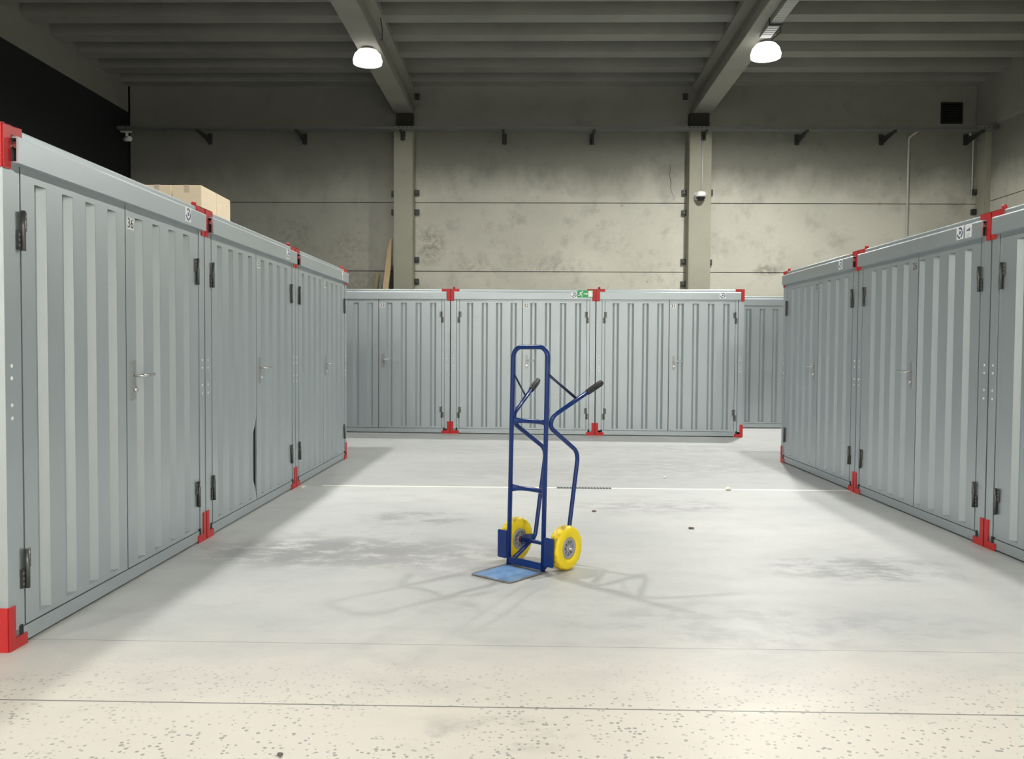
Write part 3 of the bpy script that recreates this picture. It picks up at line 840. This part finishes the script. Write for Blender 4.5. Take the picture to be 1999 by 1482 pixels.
# cardboard boxes stacked on the roof of container 34
bx0, by0, bl, bw, bh = -2.883, 8.02, .405, .268, .3025
box_names = {(0, 0): 'cardboard box on container 34, front right of the stack', (1, 0): 'cardboard box on container 34, front left of the stack',
             (0, 1): 'cardboard box on container 34, rear right of the stack', (1, 1): 'cardboard box on container 34, rear left of the stack'}
for lev in (0, 1):
    for (i, j), nm in box_names.items():
        t = thing('cardboard_box', nm + (', upper layer' if lev else ', lower layer'), 'box',
                  (bx0 - (i + .5) * (bw + .006), by0 + (j + .5) * (bl + .006), H - .029 + lev * (bh + .001)), 0, 'cardboard boxes on container 34')
        def mkb():
            m = MB(); m.box(-bw / 2, bw / 2, -bl / 2, bl / 2, 0, bh); return m.mesh('carton', M['card'], .006)
        link('carton', cached('carton', mkb), t)
        def mkt():
            m = MB(); m.box(-.025, .025, -bl / 2 - .001, bl / 2 + .001, bh, bh + .0015)
            for s in (-1, 1): m.box(-.025, .025, *sorted((s * bl / 2, s * (bl / 2 + .0015))), bh - .07, bh)
            return m.mesh('tape', M['tape'])
        link('tape', cached('boxtape', mkt), t)

# shim under the second seam of the left row
sp = Lpos(2)
m = MB(); m.prism([(0, 0), (.14, 0), (.14, .004), (0, .016)], 'y', -.03, .01)
tag(link('shim_strip', m.mesh('shim_strip', M['chip']), None, (sp[0] + .045, sp[1] - .06, 0), (0, 0, PI / 2 - AL)), 'thin pale strip on the floor at the foot between containers 35 and 34', 'strip')

# ------------------------------------------------------------------ hand truck
HT = thing('hand_truck', 'blue steel hand truck with yellow wheels standing on the open floor', 'hand truck', (.069, 5.047, 0), math.radians(-40.41))
def hp(name, m, mat, label=None, parent=HT, loc=(0, 0, 0), bevel=0):
    return link(name, m.mesh(name, mat, bevel), parent, loc, label=label)
RU, RT = .13, .0138
def rw(z): return .004 + .024 * z
m = MB(); m.tube(fillet([(-RU, rw(0), .006), (-RU, rw(1.3), 1.298), (RU, rw(1.3), 1.298), (RU, rw(0), .006)], .062, 8), RT, 14)
hp('frame', m, M['blue'])
ends = {}
for s in (-1, 1):
    path = fillet([(s * .124, .02, .022), (s * .124, .245, .135), (s * .124, .347, .665), (s * .132, .006, .868), (s * .242, .404, 1.085)], [.06, .08, .055], 8)
    hp('skid_tube', MB().tube(path, .0132, 14), M['blue'])
    a = Vector((s * .132, .006, .868)); b = Vector((s * .242, .404, 1.085)); d = (b - a).normalized()
    g0 = b - d * .115; g1 = b + d * .012
    m = MB(); m.tube([g0, g0 + d * .012, g1 - d * .008, g1], [.0165, .0178, .0178, .015], 14)
    bi = d.cross(Vector((0, 0, 1))).normalized(); up = bi.cross(d)
    for k in range(8):                                   # moulded ridges along the grip
        an = 2 * PI * k / 8; off = .0172 * (math.cos(an) * bi + math.sin(an) * up)
        m.tube([g0 + d * .02 + off, g1 - d * .015 + off], .0028, 6)
    hp('grip', m, M['grip'], 'black rubber grip')
    c = a + d * ((b - a).length * .56)
    m = MB(); m.tube([(s * RU, rw(1.14) + .008, 1.142), (c.x, c.y, c.z + .008)], .0085, 8, sc=[(1, .4), (1, .4)])
    hp('brace', m, M['brace'])
    m = MB(); m.prism([(.142, .046), (.148, .040), (.205, .040), (.211, .046), (.211, .200), (.205, .206), (.142, .206)], 'y', -.004, .002)
    if s < 0: m.mirror(0)
    hp('wheel_guard', m, M['blue'], 'blue wheel guard plate')
    m = MB(); m.prism([(.12, .105), (.24, .115), (.262, .15), (.15, .165), (.12, .15)], 'x', s * .119, s * .125)
    hp('axle_bracket', m, M['blue'])
for z, r in ((.862, .0135), (.462, .0135)):
    pts = []; sc = []; n = 16
    for k in range(n + 1):
        u = -RU + 2 * RU * k / n; q = abs(u) / RU
        pts.append((u, rw(z) + .004 + .032 * (1 - q * q), z)); f = max(0, (q - .45) / .55)
        sc.append((1 + .85 * f * f, 1 - .35 * f))
    hp('crossbar', MB().tube(pts, r, 14, sc=sc), M['blue'])
hp('bottom_bar', MB().box(-RU, RU, -.006, .012, .014, .052), M['blue'], bevel=.002)
def rrect(x0, x1, y0, y1, r):
    pts = []
    for (cx, cy, a0) in ((x0 + r, y0 + r, 180), (x1 - r, y0 + r, 270)):
        for k in range(7):
            a = math.radians(a0 + 15 * k); pts.append((cx + r * math.cos(a), cy + r * math.sin(a)))
    return pts + [(x1, y1), (x0, y1)]
m = MB(); m.prism(rrect(-.15, .15, -.315, .02, .03), 'z', .001, .0065)
hp('toe_plate', m, M['toe'], 'worn pale blue toe plate')
AX = (.14, .131)
hp('axle', MB().tube([(-.232, *AX), (.232, *AX)], .0115, 14), M['blue'])
for s in (-1, 1):
    cx = s * .187; hw = .0385
    # rim with nine spokes
    m = MB()
    m.lathe([(.062, -.030), (.062, .030), (.047, .033), (.046, .012), (.046, -.012), (.047, -.033)], 'x', 40, close=True)
    m.lathe([(.018, -.034), (.018, .034), (.0125, .034), (.0125, -.034)], 'x', 24, close=True)
    for k in range(9):
        a = 2 * PI * k / 9; ca, sa = math.cos(a), math.sin(a); t = .0028
        for (lo, hi) in ((.010, .030), (-.030, -.010)):
            pr = [(.016, -t), (.048, -t), (.048, t), (.016, t)]
            m.prism([(r * ca - q * sa, r * sa + q * ca) for r, q in pr], 'x', lo, hi)
    m.mi = 1; m.lathe([(.017, -.004), (.047, -.004), (.047, .004), (.017, .004)], 'x', 32, close=True)
    w_ = hp('wheel', m, [M['rim'], M['rim_dark']], 'yellow wheel with grey spoked rim', loc=(cx, *AX))
    prof = [(.062, -.028), (.070, -.034), (.094, -.0375), (.099, -.036), (.112, -.0365), (.120, -.032), (.1265, -.024), (.1285, -.014), (.1295, -.005),
            (.1295, .005), (.1285, .014), (.1265, .024), (.120, .032), (.112, .0365), (.099, .036), (.094, .0375), (.070, .034), (.062, .028)]
    seg = 72
    def tread(k, j):
        if 5 <= k <= 12:
            return -.0035 if ((j + (2 if k % 2 else 0)) // 2) % 2 else .0012
        return 0
    hp('tyre', MB().lathe(prof, 'x', seg, fn=tread, close=True), M['tyre'], 'yellow foam tyre', parent=w_)
    m = MB(); m.lathe([(.0, s * .047), (.011, s * .046), (.013, s * .036), (.0125, s * .034)], 'x', 20)
    hp('hub_cap', m, M['chrome'], 'silver hub cap', parent=w_)
    m = MB(); m.lathe([(.0185, -s * .0345), (.0175, -s * .044), (.0118, -s * .047)], 'x', 20)
    hp('washer', m, M['rust'], 'rusty red washer', parent=w_)

# ------------------------------------------------------------------ camera, world, view
F_PX, PITCH, YAW, ROLL, HC = 1696.916, -.0339, .0028, -.0064, 1.2801
Rz = Matrix.Rotation(YAW, 3, 'Z'); Rx = Matrix.Rotation(PITCH, 3, 'X')
Ry = Matrix(((math.cos(ROLL), 0, math.sin(ROLL)), (0, 1, 0), (-math.sin(ROLL), 0, math.cos(ROLL))))
R = Rz @ Rx @ Ry
cam = bpy.data.cameras.new('camera'); co = bpy.data.objects.new('camera', cam); COL.objects.link(co)
cam.sensor_fit = 'HORIZONTAL'; cam.sensor_width = 36; cam.lens = F_PX / 1999 * 36
cam.clip_start = .05; cam.clip_end = 200
r, f, u = R.col[0], R.col[1], R.col[2]
co.matrix_world = Matrix(((r.x, u.x, -f.x, 0), (r.y, u.y, -f.y, 0), (r.z, u.z, -f.z, HC), (0, 0, 0, 1)))
SC.camera = co
wd = bpy.data.worlds.new('world'); SC.world = wd; wd.use_nodes = True
wd.node_tree.nodes['Background'].inputs[0].default_value = (0, 0, 0, 1)
wd.node_tree.nodes['Background'].inputs[1].default_value = 0
SC.view_settings.view_transform = 'Standard'; SC.view_settings.look = 'None'
SC.view_settings.gamma = 1; SC.view_settings.use_curve_mapping = False
SC.view_settings.exposure = -.10
SC.cycles.max_bounces = 10; SC.cycles.diffuse_bounces = 6; SC.cycles.glossy_bounces = 4
